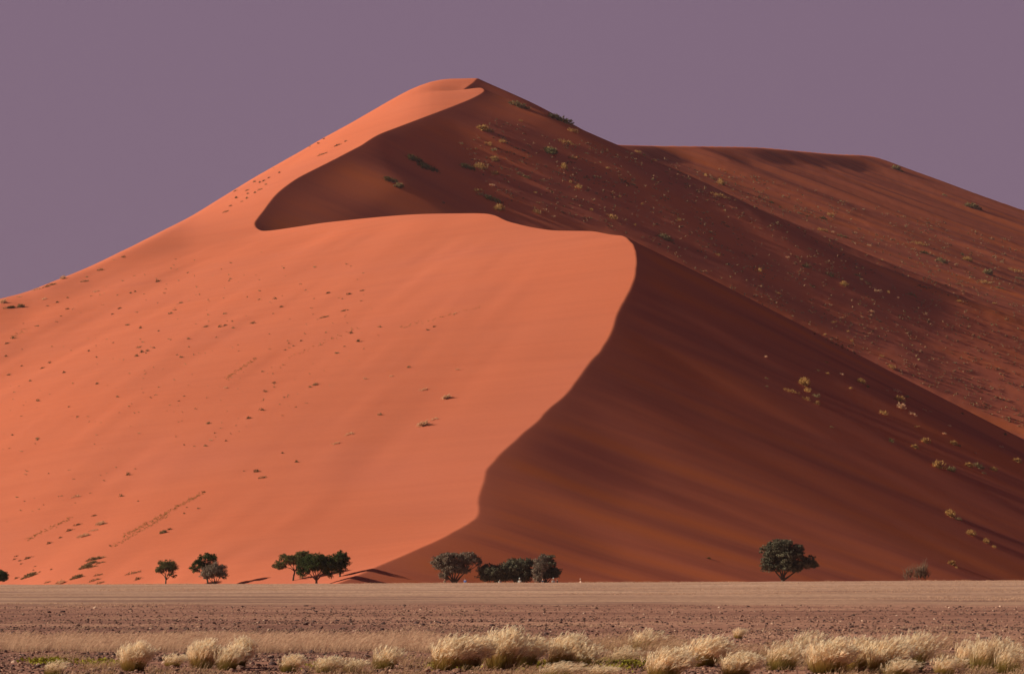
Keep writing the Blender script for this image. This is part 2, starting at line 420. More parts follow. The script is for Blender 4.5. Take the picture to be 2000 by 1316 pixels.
M_STEM = mat_leaf('shrub_stem', (.10, .065, .04), (.18, .12, .08), 0, 3)
M_SCRUB = mat_leaf('scrub_brown', (.20, .105, .058), (.31, .165, .092), .15, 1.5)
M_STREAK = mat_leaf('streak_grass', (.30, .19, .06), (.44, .26, .09), .3, 1.5)
M_LIME = mat_leaf('lime_cover', (.20, .17, .02), (.34, .28, .03), .2, 6)

def rand_dirs(n, r=rng):
    v = r.normal(size=(n, 3)); return v/np.linalg.norm(v, axis=1)[:, None]
def quads_at(P, size, r=rng, aspect=.55, updir=None):
    """small leaf faces, one per point"""
    n = len(P); a = rand_dirs(n, r) if updir is None else updir; b = np.cross(a, rand_dirs(n, r)); b /= np.linalg.norm(b, axis=1)[:, None]+1e-9
    s = (size*(r.uniform(.6, 1.3, n)))[:, None]; a = a*s; b = b*s*aspect
    V = np.stack([P-a*.5-b*.2, P-a*.05+b*.5, P+a*.6, P-a*.05-b*.5], 1).reshape(-1, 3)
    return V, np.arange(len(V))
def tube_np(pts, rad, sides=5):
    pts = np.asarray(pts, float); n = len(pts); T = np.gradient(pts, axis=0); T /= np.linalg.norm(T, axis=1)[:, None]+1e-9
    ref = np.array([.3, 1, .2]); A = np.cross(T, ref); A /= np.linalg.norm(A, axis=1)[:, None]; Bn = np.cross(T, A)
    th = np.linspace(0, 2*np.pi, sides, endpoint=False)
    V = pts[:, None] + (A[:, None]*np.cos(th)[None, :, None] + Bn[:, None]*np.sin(th)[None, :, None])*np.asarray(rad)[:, None, None]
    idx = np.arange(n*sides).reshape(n, sides); nx = np.roll(idx, -1, 1)
    F = np.stack([idx[:-1], nx[:-1], nx[1:], idx[1:]], -1).reshape(-1, 4); return V.reshape(-1, 3), F
class Bag:
    def __init__(s): s.V = []; s.F = []; s.n = 0
    def add(s, V, F):
        s.V.append(V); s.F.append(np.asarray(F).reshape(-1, 4)+s.n); s.n += len(V)
    def out(s, name, mat, parent=None, smooth=True): return mesh_from(name, np.concatenate(s.V), np.concatenate(s.F), 4, mat, parent, smooth)

# ------------------------------------------------------------------ trees along the foot of the dune
def make_tree(label, name, u0, d, blobs, leaf, leafsize=.26, dens=1.0, lean=0, trunk_r=.20, fork=.3, ground_z=None, seed=1, cat='tree', group='acacia trees along the foot of the dune', bare=False, twig=1.0):
    r = np.random.default_rng(seed); x0 = (u0-CU)/FPX*d; z0 = drop(x0, d) if ground_z is None else ground_z
    root = empty(name, (x0, d, z0)); tag(root, label, cat, group)
    k = d/FPX; cen = []
    for (u, v, ru, rv) in blobs:
        c = np.array([(u-CU)*k-x0, 0, EYE+(HV-v)*k-z0]); cen.append((c, ru*k*1.12, rv*k*1.15))
    L = Bag(); Wd = Bag(); tips = []
    for c, a, bz in cen:
        dep = min(a, 2.6); vol = a*dep*bz; n = max(10, int(21.0*dens*vol**.8))
        q = rand_dirs(n, r)*(r.uniform(.05, 1, n)**.5)[:, None]*np.array([a, dep, bz])*.9 + c
        tips.append(q)
        for p in q:
            m = int(r.integers(26, 52)); rad = r.uniform(.25, .55)*min(1, .45+bz/2.2)
            P = p + rand_dirs(m, r)*(r.uniform(0, 1, m)**.5)[:, None]*rad*np.array([1.3, 1.1, .8])
            if not bare: L.add(*quads_at(P, leafsize, r))
    tips = np.concatenate(tips); cz = tips[:, 2].min(); H = tips[:, 2].max()
    fz = max(.35, min(cz*.8+.2, H*fork)); forkp = np.array([lean*fz, 0, fz])
    tr = np.array([[0, 0, -.4], [lean*fz*.3, .02, fz*.35], [lean*fz*.8, 0, fz*.75], forkp])
    Wd.add(*tube_np(tr, [trunk_r*1.35, trunk_r*1.05, trunk_r*.9, trunk_r*.8], 8))
    # main limbs fan out to groups of leaf clumps
    nm = 6; ang = np.argsort(np.arctan2(tips[:, 2]-fz, tips[:, 0]-forkp[0])); groups = np.array_split(ang, nm)
    for g in groups:
        if len(g) == 0: continue
        m = tips[g].mean(0); mid = forkp + (m-forkp)*np.array([.55, .6, .45]); mid[2] += .1
        Wd.add(*tube_np([forkp-[0, 0, .15], forkp+(mid-forkp)*.5+r.normal(0, .08, 3), mid], [trunk_r*.62, trunk_r*.42, trunk_r*.28], 6))
        for t in r.permutation(g)[:int(14*twig)]:
            e = tips[t]; mm = (mid+e)/2 + r.normal(0, .14, 3) + [0, 0, .1]
            Wd.add(*tube_np([mid, mm, e], [trunk_r*.24, .035, .012], 4))
            if bare:
                for _ in range(5):
                    e2 = e + r.normal(0, .35, 3) + [0, 0, .25]; Wd.add(*tube_np([mm, (mm+e2)/2+r.normal(0, .06, 3), e2], [.022, .016, .008], 3))
    Wd.out('trunk', M_BONE if bare else M_BARK, root)
    if not bare: L.out('crown', leaf, root, smooth=False)
    return root
make_tree('small slender green acacia standing alone on the sunlit side', 'acacia_tree', 323, 503, [(326,1104,20,12),(338,1108,10,10),(313,1110,9,12),(337,1122,8,5)], M_OLIVE, .2, 1.0, .05, .15, .35, seed=11)
make_tree('dark green acacia leaning behind a grey-brown thorn tree', 'acacia_tree', 407, 497, [(405,1087,17,8),(390,1098,15,8),(380,1108,11,7),(420,1090,8,7),(405,1107,14,8)], M_GREEN, .22, 1.1, -.1, .18, .35, seed=12)
make_tree('low bushy grey-brown thorn tree in front of a dark acacia', 'thorn_tree', 419, 489, [(415,1116,22,12),(432,1112,12,11),(402,1122,12,9),(420,1104,10,7),(438,1122,7,9)], M_GREY, .2, 1.2, 0, .14, .2, seed=13)
make_tree('olive umbrella-shaped acacia behind the wide green one', 'acacia_tree', 572, 490, [(592,1083,18,7),(566,1092,24,10),(547,1104,14,9),(586,1094,20,11)], M_OLIVE, .22, 1.1, .2, .15, .35, seed=14)
make_tree('wide dark green acacia with a short forked trunk, fullest of the sunlit trees', 'acacia_tree', 618, 474, [(615,1094,28,13),(600,1104,20,14),(636,1101,22,15),(590,1117,11,9),(640,1116,14,11),(618,1104,26,10)], M_GREEN, .22, 1.25, 0, .22, .25, seed=15)
make_tree('dark acacia on the dune toe casting a long slanting shadow', 'acacia_tree', 664, 483, [(660,1090,20,11),(655,1101,19,14),(668,1081,12,6),(664,1110,15,11),(676,1096,9,9)], M_GREEN, .22, 1.1, 0, .17, .3, seed=16)
make_tree('broad grey-brown thorn tree where sunlit and shaded sand meet', 'thorn_tree', 888, 462, [(878,1090,27,11),(916,1090,22,11),(855,1098,13,13),(885,1106,24,13),(870,1121,13,10),(905,1112,15,9),(934,1096,8,8)], M_GREY, .26, 1.15, 0, .3, .2, seed=17)
make_tree('low dense dark green thicket beside the broad grey thorn tree', 'thicket', 962, 462, [(965,1117,27,15),(950,1112,16,10),(975,1125,22,12),(945,1126,12,9)], M_SHADE, .26, 1.5, 0, .16, .12, seed=18)
make_tree('flat-topped dark thicket, tallest and middle of the clump', 'thicket', 1012, 463, [(1010,1105,30,14),(1015,1120,28,16),(995,1112,18,14),(1032,1100,14,9)], M_SHADE, .26, 1.5, 0, .18, .12, seed=19)
make_tree('upright pinkish-grey thorn bush squeezed between two dark thickets', 'thorn_tree', 1054, 459, [(1056,1103,13,17),(1050,1120,10,15),(1060,1092,9,8)], M_GREY, .24, 1.2, 0, .14, .2, seed=20)
make_tree('lopsided dark acacia with a pointed top ending the clump', 'acacia_tree', 1066, 464, [(1068,1088,14,6),(1070,1102,16,12),(1078,1116,17,12),(1062,1118,16,12),(1086,1118,8,8)], M_SHADE, .26, 1.3, 0, .18, .2, seed=21)
make_tree('lone round-crowned acacia against the shaded slope', 'acacia_tree', 1528, 462, [(1524,1064,26,11),(1503,1080,18,20),(1538,1084,30,18),(1578,1096,17,13),(1558,1072,15,10),(1508,1108,16,9),(1552,1106,24,10),(1590,1102,9,7),(1496,1100,11,14),(1530,1104,20,10)], M_SHADE, .28, 1.15, .05, .30, .22, seed=22)
make_tree('dark low-spreading tree cut by the frame edge', 'thorn_tree', -8, 520, [(-6,1123,22,10),(2,1126,15,8),(-18,1118,18,10)], M_GREEN, .26, 1.3, 0, .2, .2, seed=23)
make_tree('leafless pale shrub with one thick forked branch', 'dead_bush', 1776, 461, [(1778,1114,8,12),(1768,1122,8,9)], None, cat='bush', group='leafless bushes on the shaded sand', bare=True, trunk_r=.05, fork=.2, seed=24, dens=.8)
make_tree('wide leafless pale shrub of fine upright twigs', 'dead_bush', 1800, 463, [(1800,1110,18,12),(1808,1116,16,10),(1790,1118,10,10)], None, cat='bush', group='leafless bushes on the shaded sand', bare=True, trunk_r=.05, fork=.15, seed=25, dens=1.0)

# ------------------------------------------------------------------ people by the thickets
def solid(name, c, rough=.8):
    m, nt, b = new_mat(name); n = noise_node(nt, mapping(nt, (30,)*3), 1, 2)
    r = ramp(nt, n.outputs[0], [(.3, tuple(v*.85 for v in c)), (.7, c)]); nt.links.new(r.outputs[0], b.inputs['Base Color']); b.inputs['Roughness'].default_value = rough; return m
M_SKIN = solid('skin', (.45, .26, .18)); M_HAIR = solid('hair', (.04, .03, .025))
def skin_mesh(name, verts, edges, radii, mat, parent, sub=2):
    me = bpy.data.meshes.new(name); me.from_pydata(verts, edges, []); o = bpy.data.objects.new(name, me); link(o)
    md = o.modifiers.new('skin', 'SKIN')
    for i, rr in enumerate(radii): me.skin_vertices[0].data[i].radius = rr if isinstance(rr, tuple) else (rr, rr)
    me.skin_vertices[0].data[0].use_root = True; sb = o.modifiers.new('sub', 'SUBSURF'); sb.levels = sb.render_levels = sub
    dg = bpy.context.evaluated_depsgraph_get(); ev = o.evaluated_get(dg); me2 = bpy.data.meshes.new_from_object(ev)
    o.modifiers.clear(); o.data = me2; me2.materials.clear(); me2.materials.append(mat); me2.polygons.foreach_set('use_smooth', [True]*len(me2.polygons))
    o.parent = parent; return o
def make_person(u, d, rz, top, legs, label, hat=None, bend=0.0, armup=0.0):
    x = (u-CU)/FPX*d; root = empty('person', (x, d, drop(x, d)), rz); tag(root, label, 'person', 'people on the sand by the thickets')
    b = bend
    V = [(0,0,.95),(0,b*.3,1.15),(0,b,1.38),(0,b*1.15,1.50),(0,b*1.25,1.60),(0,b*1.28,1.70),
         (-.19,b,1.40),(-.25,b+.03,1.14),(-.22,b+.14+armup*.1,.92+armup*.3),(-.21,b+.18+armup*.12,.84+armup*.35),
         (.19,b,1.40),(.26,b+.02,1.14),(.24,b+.10,.92),(.235,b+.12,.83),
         (-.10,0,.90),(-.11,.04,.50),(-.11,0,.09),(-.11,.16,.04),(.10,0,.90),(.12,-.02,.50),(.13,-.08,.09),(.13,.08,.04)]
    E = [(0,1),(1,2),(2,3),(3,4),(4,5),(2,6),(6,7),(7,8),(8,9),(2,10),(10,11),(11,12),(12,13),(0,14),(14,15),(15,16),(16,17),(0,18),(18,19),(19,20),(20,21)]
    R = [(.15,.11),(.14,.10),(.16,.11),.055,(.085,.10),(.08,.09),.06,.045,.035,.04,.06,.045,.035,.04,.09,.06,.045,.035,.09,.06,.045,.035]
    skin_mesh('body', V, E, R, M_SKIN, root)
    skin_mesh('shirt', [V[0],V[1],V[2],V[6],V[7],V[10],V[11]], [(0,1),(1,2),(2,3),(3,4),(2,5),(5,6)], [(.165,.125),(.155,.115),(.175,.125),.075,.06,.075,.06], top, root)
    skin_mesh('trousers', [V[0],V[14],V[15],V[16],V[18],V[19],V[20]], [(0,1),(1,2),(2,3),(0,4),(4,5),(5,6)], [(.16,.12),.10,.075,.06,.10,.075,.06], legs, root)
    hx, hy, hz = V[5]
    if hat is None: skin_mesh('hair', [(hx,hy-.02,hz-.02),(hx,hy-.05,hz+.05)], [(0,1)], [(.095,.105),(.075,.085)], M_HAIR, root)
    else:
        bb = Bag(); n = 14; th = np.linspace(0, 2*np.pi, n, endpoint=False)
        prof = [(.01,.20),(.09,.19),(.105,.10),(.11,.06),(.19,.045),(.19,.03),(.10,.03)]
        P = np.array([[(hx+rr*np.cos(t), hy+rr*np.sin(t), hz+zz) for t in th] for rr, zz in prof]).reshape(-1, 3)
        idx = np.arange(len(prof)*n).reshape(len(prof), n); nx = np.roll(idx, -1, 1)
        bb.add(P, np.stack([idx[:-1], nx[:-1], nx[1:], idx[1:]], -1)); bb.out('sun_hat', hat, root)
    return root
C_WHITE = solid('white_cotton', (.62,.58,.56)); C_BLUE = solid('blue_cotton', (.10,.13,.32)); C_DARK = solid('dark_cotton', (.03,.03,.05)); C_TAN = solid('tan_cotton', (.42,.30,.2)); C_PINK = solid('pink_cotton', (.7,.42,.36))
make_person(908.5, 443, 2.6, C_BLUE, C_DARK, 'person in blue top standing beside the broad grey thorn tree')
make_person(869, 444, 1.0, C_TAN, C_DARK, 'person in tan clothes under the broad grey thorn tree')
make_person(977, 446, .4, C_WHITE, C_TAN, 'person in white shirt in front of the low thicket', bend=.12)
make_person(1015, 444, 3.0, C_WHITE, C_BLUE, 'person with white sun hat before the flat-topped thicket', hat=C_WHITE)
make_person(1060, 443, 2.2, C_DARK, C_DARK, 'person in dark clothes below the pinkish thorn bush')
make_person(1081, 444, 3.4, C_WHITE, C_TAN, 'person with white hat and shirt by the lopsided acacia', hat=C_WHITE)
make_person(1088.5, 445, 1.4, C_DARK, C_TAN, 'person in dark top walking beside a white-hatted companion')
make_person(1135, 446, 2.0, C_PINK, C_TAN, 'person in pale pink walking alone away from the trees', hat=C_PINK, bend=.08)
#STAGE3

# ------------------------------------------------------------------ shrubs on the dune
def shrub_proto(kind, seed, n, flat=.75, with_parts=False):
    r = np.random.default_rng(seed); mats = dict(d=M_SHGREEN, g=M_SHGREY, s=M_SHSTRAW, p=M_SHPALE)
    lob = rand_dirs(6, r)*np.array([.75, .6, .12])*r.uniform(.2, 1, 6)[:, None]; lob[:, 2] = abs(lob[:, 2])
    k = r.integers(0, 6, n); P = rand_dirs(n, r)*(r.uniform(.2, 1, n)**.4)[:, None]*np.array([.5, .5, .6*flat*1.4])*r.uniform(.6, 1.15, 6)[k][:, None] + lob[k]
    P[:, 2] = np.abs(P[:, 2])*1.0; up = P*np.array([.8, .8, .6]) + [0, 0, .5] + r.normal(0, .25, (n, 3)); up /= np.linalg.norm(up, axis=1)[:, None]
    V, F = quads_at(P, .30, r, .32, up)
    if not with_parts:
        o = mesh_from('shrub', V, F, 4, mats[kind], None, False); return o
    root = empty('shrub', (0, 0, 0)); mesh_from('foliage', V, F, 4, mats[kind], root, False); b = Bag()
    for q in range(14):
        t = P[r.integers(0, n)]*.9; b.add(*tube_np([[0, 0, -.15], t*.5+r.normal(0, .05, 3), t], [.045, .03, .012], 4))
    b.out('stems', M_STEM, root); return root
PROTO = {}
for kd in 'dgsp':
    PROTO[kd] = [shrub_proto(kd, 100+ord(kd)*3+q, 90 if kd != 's' else 110) for q in range(3)]
    PROTO[kd+'B'] = [shrub_proto(kd, 200+ord(kd)*3+q, 260, with_parts=True) for q in range(2)]
used_proto = set()
def place_shrub(u, v, w, kind, elong=1.0, label=None, group=None, rz=None):
    loc, nrm = on_dune(u, v)
    if loc is None: return None
    lst = PROTO[kind+('B' if w >= 15 else '')]; src = lst[random.randrange(len(lst))]
    if src.name in used_proto: o = copy_tree(src)
    else: o = src; used_proto.add(src.name)
    sc = w/2/FPX*loc.y*(1.45 if loc.x < crest_x(np.array([loc.y]))[0] else (1.85 if w >= 12 else 1.5))
    if elong > 1.0 or True:
        # low bushes follow the slope a little
        q = Vector((0, 0, 1)).lerp(nrm, 1.0 if elong > 1 else .3).normalized(); M = q.to_track_quat('Z', 'Y').to_matrix().to_4x4()
        elong = 1 + (elong-1)*1.6
        ang = math.radians(60) if loc.x < crest_x(np.array([loc.y]))[0] else math.radians(-24)
        R = Matrix.Rotation(ang + random.uniform(-.1, .1), 4, 'Z') if elong > 1 else Matrix.Rotation(random.uniform(0, 6.3), 4, 'Z')
        S = Matrix.Diagonal((sc*elong, sc*(.8 if elong > 1 else 1), sc*random.uniform(.95, 1.3)*(.8 if elong > 1 else 1), 1))
        o.matrix_world = Matrix.Translation(loc - Vector((0, 0, .08*sc))) @ M @ R @ S
    tag(o, label, 'shrub', group); return o

# (u, v, width in photo px, kind, elongation)
LIT = [(310,550,11,'d',1.4),(255,573,6,'d',1),(264,570,6,'d',1),(233,603,8,'d',1.4),(219,614,6,'d',1.4),(275,641,9,'d',1),(332,613,9,'g',1),(343,606,5,'d',1),(354,592,8,'g',1),(73,637,8,'g',1),
(26,661,11,'d',1),(15,671,8,'d',1.6),(11,696,7,'d',1),(43,715,6,'d',1),(18,732,9,'g',1.2),(59,744,8,'g',1),(124,728,9,'d',1),(97,709,7,'d',1),(84,719,7,'d',1.6),(189,698,6,'d',1),(173,686,6,'d',1),(190,750,8,'d',1),
(249,635,10,'g',1),(310,647,6,'d',1),(271,679,8,'g',1),(301,680,7,'d',1),(277,688,10,'d',1),(288,686,8,'d',1),(267,696,10,'d',1),(284,690,5,'d',1),(369,662,9,'g',1),(354,698,9,'g',1),(439,613,8,'g',1),(429,639,10,'d',1),
(439,636,8,'d',1.4),(456,641,8,'g',1),(494,632,10,'d',1),(454,628,6,'d',1),(403,638,9,'g',1.5),(538,584,9,'d',1),(550,600,9,'d',1),(533,613,5,'d',1),(640,573,8,'d',1.6),(682,575,9,'d',1.4),(708,568,8,'d',1.5),(685,651,10,'d',1),
(702,667,11,'d',1),(658,690,10,'g',1),(673,677,5,'d',1),(557,684,5,'d',1),(573,676,5,'d',1),(589,666,6,'d',1.3),(633,620,9,'g',1.8),(672,607,8,'g',1.8),(680,606,5,'d',1),(514,726,7,'g',1),(535,748,8,'d',1),(518,765,9,'d',1),
(512,801,12,'d',1),(484,817,12,'d',1.2),(407,827,10,'g',1),(441,758,8,'p',1),(617,751,13,'g',1.4),(606,756,8,'g',1),(229,775,8,'g',1),(74,783,9,'d',1),(134,795,6,'d',1),(152,814,6,'d',1.2),(23,850,7,'d',1),(73,857,9,'g',1),
(41,882,7,'p',1),(419,846,5,'d',1),(441,861,6,'d',1),(402,871,9,'g',1),(412,860,8,'p',1),(360,869,5,'d',1),(553,885,8,'d',1),(579,902,9,'d',1),(501,921,14,'d',1.2),(512,933,13,'g',1.2),(476,920,5,'d',1),(251,927,11,'d',1),
(148,970,14,'p',1.4),(237,969,10,'d',1),(269,979,5,'d',1),(398,961,6,'d',1.4),(365,991,5,'d',1),(360,1003,6,'d',1),(388,993,7,'g',1),(184,1007,7,'d',1.6),(682,848,12,'p',1.8),(657,866,12,'p',1.7),(835,645,6,'d',1),(849,638,6,'d',1.8),
(887,613,8,'p',1.4),(741,639,8,'g',1),(798,718,8,'d',1),(764,735,8,'p',1),(828,761,13,'p',1.6),(871,778,16,'p',1.7),(826,831,20,'p',1.6),(848,819,12,'p',1.6),(741,810,9,'g',1),(713,740,9,'p',1),(894,722,9,'p',1),
(117,1050,8,'d',1.3),(97,1061,9,'d',1.4),(137,1036,9,'d',1.8),(152,1025,9,'d',2.0),(182,1007,6,'d',1.5),(32,1086,7,'d',1.4),(29,1092,6,'d',1.4),(39,1095,7,'d',1.2),(42,1101,6,'d',1.2),(56,1090,10,'d',1.8),(58,1125,20,'g',1.5),
(168,1108,17,'g',1.5),(178,1100,15,'g',1.5),(186,1092,16,'g',1.9),(181,1107,13,'g',1.5),(196,1099,12,'g',1.5),(150,1128,15,'g',1.6),(155,1126,10,'d',1.2),(122,1138,18,'p',1.1),(185,1133,14,'g',1.6),(196,1138,13,'g',1.2),(192,1123,10,'g',1.5),(261,1119,14,'g',1.8),(271,1131,11,'d',1.5),
(318,1040,15,'g',1.2),(330,1034,9,'d',1.5),(168,1046,15,'p',1.5),(184,1036,12,'p',1.6),(196,1024,18,'p',1.4),(215,1066,6,'d',1),(33,1129,8,'d',1.3),(100,1112,6,'d',1.2),(78,1117,5,'d',1.2),(66,1113,5,'d',1),(69,1106,5,'d',1),(93,1137,9,'g',1.3),
(123,545,15,'p',1.1),(100,557,13,'g',1.4),(90,561,10,'g',1.4),(72,566,14,'p',1.3),(38,580,9,'p',1.2),(6,592,18,'p',1.1),(23,601,15,'d',1.2),(41,600,15,'g',1.1),(12,602,12,'g',1.2),(165,550,12,'g',1.3),(85,585,12,'p',1.1),(170,541,7,'g',1.2),(111,591,8,'d',1.2),(187,570,12,'p',1.1),(195,528,12,'g',1.1),(241,503,9,'d',1),(222,508,6,'p',1),(132,582,6,'d',1),(132,604,7,'d',1.4),(119,618,5,'d',1),(93,598,6,'d',1),
(497,356,8,'d',1),(508,357,7,'d',1),(515,354,7,'d',1.3),(525,348,7,'d',1.3),(546,338,6,'d',1),(484,372,8,'g',1.2),(498,377,7,'d',1),(484,379,6,'d',1),(463,387,9,'d',1),(482,388,7,'d',1),(508,371,8,'g',1.2),(519,361,7,'g',1),(461,373,7,'g',1.4),(473,394,6,'g',1),(450,403,7,'d',1),(441,414,8,'g',1.4),(535,329,6,'p',1),
(633,272,6,'d',1),(622,281,6,'d',1),(675,277,6,'d',1),(658,285,9,'d',2.0),(630,302,8,'g',2.0),(605,287,5,'g',1)]
SHD = [(941,252,18,'s',1.3),(957,258,12,'d',1),(981,278,14,'s',1),(1013,208,20,'g',1.5),(1028,213,11,'d',1.2),(1096,237,22,'d',1.3),(1017,237,8,'s',1.2),(956,284,12,'s',1),(964,294,12,'g',1),(900,281,9,'g',1),(930,292,7,'s',1),(964,311,15,'s',1.2),
(811,314,17,'d',1.1),(826,322,15,'g',1.2),(839,331,18,'d',1.2),(764,354,15,'d',1.1),(778,364,15,'g',1.1),(915,329,16,'d',1.1),(939,328,20,'s',1.3),(966,340,14,'s',1),(1077,299,23,'d',1),(1070,290,10,'s',1),(1109,281,14,'s',1.3),(1102,328,16,'s',1),
(930,373,14,'s',1.1),(942,381,14,'g',1.2),(964,392,16,'d',1.2),(975,409,18,'s',1.2),(960,362,10,'p',1),(866,397,7,'g',1),(1022,343,14,'g',1.3),(1045,377,9,'s',1),(1130,367,14,'s',1),(1113,356,8,'s',1),(1049,415,14,'s',1.1),(1081,424,9,'p',1),
(1155,411,9,'s',1),(1194,426,13,'s',1),(1168,263,11,'g',1),(1119,257,14,'s',1.4),(1236,362,10,'g',1),(1246,298,12,'s',1.1),(1258,304,8,'d',1.2),(1275,313,9,'s',1.2),(1378,344,11,'s',1),(1392,350,9,'g',1.2),(1408,360,19,'s',1),(1407,384,14,'s',1.4),
(1484,386,7,'d',1.4),(1505,396,11,'d',1.4),(1524,406,8,'d',1.3),(1561,417,9,'g',1.2),(1575,422,7,'d',1.3),(1605,427,12,'d',1.5),(1622,421,12,'s',1.2),(1607,451,12,'s',1.6),(1626,454,8,'p',1),(1645,462,13,'g',1.6),(1697,480,10,'p',1.2),(1748,330,17,'g',1.1),(1762,336,11,'d',1.2),
(1844,382,11,'g',1.1),(1895,404,20,'g',1.3),(1912,409,12,'d',1.2),(1796,478,14,'s',1.2),(1802,494,13,'d',1.6),(1839,512,17,'g',1.1),(1890,509,18,'s',1.3),(1878,498,9,'d',1),(1927,534,19,'g',1.1),(1982,530,14,'s',1.2),(1990,545,13,'g',1.1),(1923,553,14,'s',1.1),(1952,563,12,'g',1.4),
(1538,503,8,'p',1),(1576,522,12,'d',1.5),(1622,538,14,'d',1.4),(1649,556,15,'s',1.2),(1674,538,11,'g',1.2),(1712,568,12,'p',1.1),(1735,572,9,'s',1),(1754,582,7,'p',1),(1781,576,12,'g',1.2),(1403,499,10,'s',1),(1484,530,12,'s',1),(1300,466,16,'g',1.3),(1325,430,8,'s',1),
(1520,574,8,'s',1),(1587,560,10,'d',1.4),(1704,609,10,'p',1.1),(1806,614,9,'p',1.1),(1871,589,10,'s',1.1),(1940,593,9,'s',1.2),(1656,648,9,'s',1),(1664,666,8,'s',1),(1612,655,8,'s',1),(1628,630,8,'s',1),(1722,696,10,'s',1.1),(1741,718,14,'s',1.1),(1614,708,9,'s',1),(1597,724,7,'g',1),
(1616,730,9,'s',1),(1643,732,9,'p',1),(1660,759,9,'s',1),(1570,750,24,'s',1.1),(1576,764,14,'s',1.0),(1576,781,13,'s',1),(1594,774,14,'g',1),(1597,789,12,'s',1),(1546,766,13,'s',1.3),(1682,747,17,'s',1.3),(1695,756,10,'d',1.2),(1750,765,14,'p',1),(1755,782,17,'s',1),(1760,797,15,'p',1),(1771,776,11,'g',1),(1781,809,13,'p',1.1),(1726,809,14,'s',1),
(1497,739,9,'g',1.1),(1495,697,8,'p',1),(1806,801,9,'p',1.1),(1817,804,7,'p',1),(1732,763,6,'p',1),(1790,834,9,'s',1),(1843,847,9,'p',1),(1854,832,8,'p',1),(1742,863,13,'d',1),(1784,873,15,'s',1.1),(1806,863,16,'s',1),(1860,866,16,'s',1.1),(1874,871,10,'g',1),(1831,912,22,'s',1),(1856,918,16,'g',1.1),
(1889,909,15,'s',1.1),(1910,912,18,'g',1.1),(1941,918,15,'s',1.2),(1922,925,10,'g',1),(1905,885,6,'p',1),(1955,873,10,'p',1),(1984,900,17,'s',1.1),(1856,1006,23,'s',1.1),(1870,1015,13,'g',1),(1897,1043,20,'s',1.2),(1926,1058,15,'s',1.1),(1940,1068,10,'s',1),(1856,1101,16,'s',1.1),(1868,1109,8,'s',1),
(1624,834,9,'g',1.1),(1383,1090,9,'d',1.4),(1498,755,8,'g',1.1),(1963,849,9,'d',1),(1881,809,8,'d',1),(1120,310,10,'s',1),(1145,300,8,'g',1),(1185,330,9,'s',1),(1160,345,8,'g',1),(1210,385,9,'s',1),(1255,400,8,'s',1),(1240,440,9,'s',1),(1345,350,8,'g',1.2)]
# landmarks that single out each shrub by words; within one landmark they are told apart from top to bottom
ANCH_L = [(15,597,'on the skyline above a small purple hollow'),(95,560,'along the hazy skyline ridge'),(190,545,'just under the outer skyline'),(485,370,'in the speckled patch beside the hollow rim'),(640,283,'on the narrow sunlit crest band'),
 (20,690,'on the outermost sunlit slope under the skyline'),(110,720,'among the scattered shrubs under the outer shoulder'),(250,590,'in the sparse upper group below the skyline'),(340,605,'on bare sand below the speckled ridge'),(280,685,'in the tight shrub cluster mid-slope'),
 (360,680,'between the two mid-slope shrub clusters'),(440,635,'in the dotted row under the sharp crest bend'),(540,598,'high on the smooth slope below the hollow'),(665,575,'in the uppermost dotted line under the long crest'),(655,612,'in the second dotted line under the long crest'),(690,660,'around the pair of round green shrubs mid-face'),
 (573,676,'in the thin slanting row mid-face'),(520,755,'in the loose column mid-face'),(612,752,'on smooth sand midway up the face'),(500,808,'of the round pair on the middle slope'),(425,850,'on open sand above the dark leaning acacia'),(565,893,'of the lower pair above the wide acacia'),(500,925,'in the lowest group above the wide acacia'),
 (740,725,'on clean sand in mid-face'),(855,640,'near the upper shaded crest edge'),(848,790,'among pale drifted tufts near the shaded crest'),(670,857,'of the two pale streaks above the wide acacia'),(741,810,'alone between pale streaks on clean sand'),(894,722,'alone near the curving crest'),
 (75,785,'on the outer lower slope'),(160,800,'low on the outer slope'),(45,865,'near the frame edge on the lower slope'),(250,960,'above the small lone acacia'),(385,980,'along the green sand streak'),(140,1035,'in the slanting dotted row near the foot'),(180,1035,'in the pale slanting drift near the foot'),(40,1095,'in the dark dotted group at the outer foot'),
 (60,1125,'at the outer foot of the dune'),(178,1100,'in the long green double streak at the foot'),(160,1132,'on the foot line beneath the green streak'),(265,1125,'at the foot beside the small lone acacia'),(322,1038,'directly above the small lone acacia')]
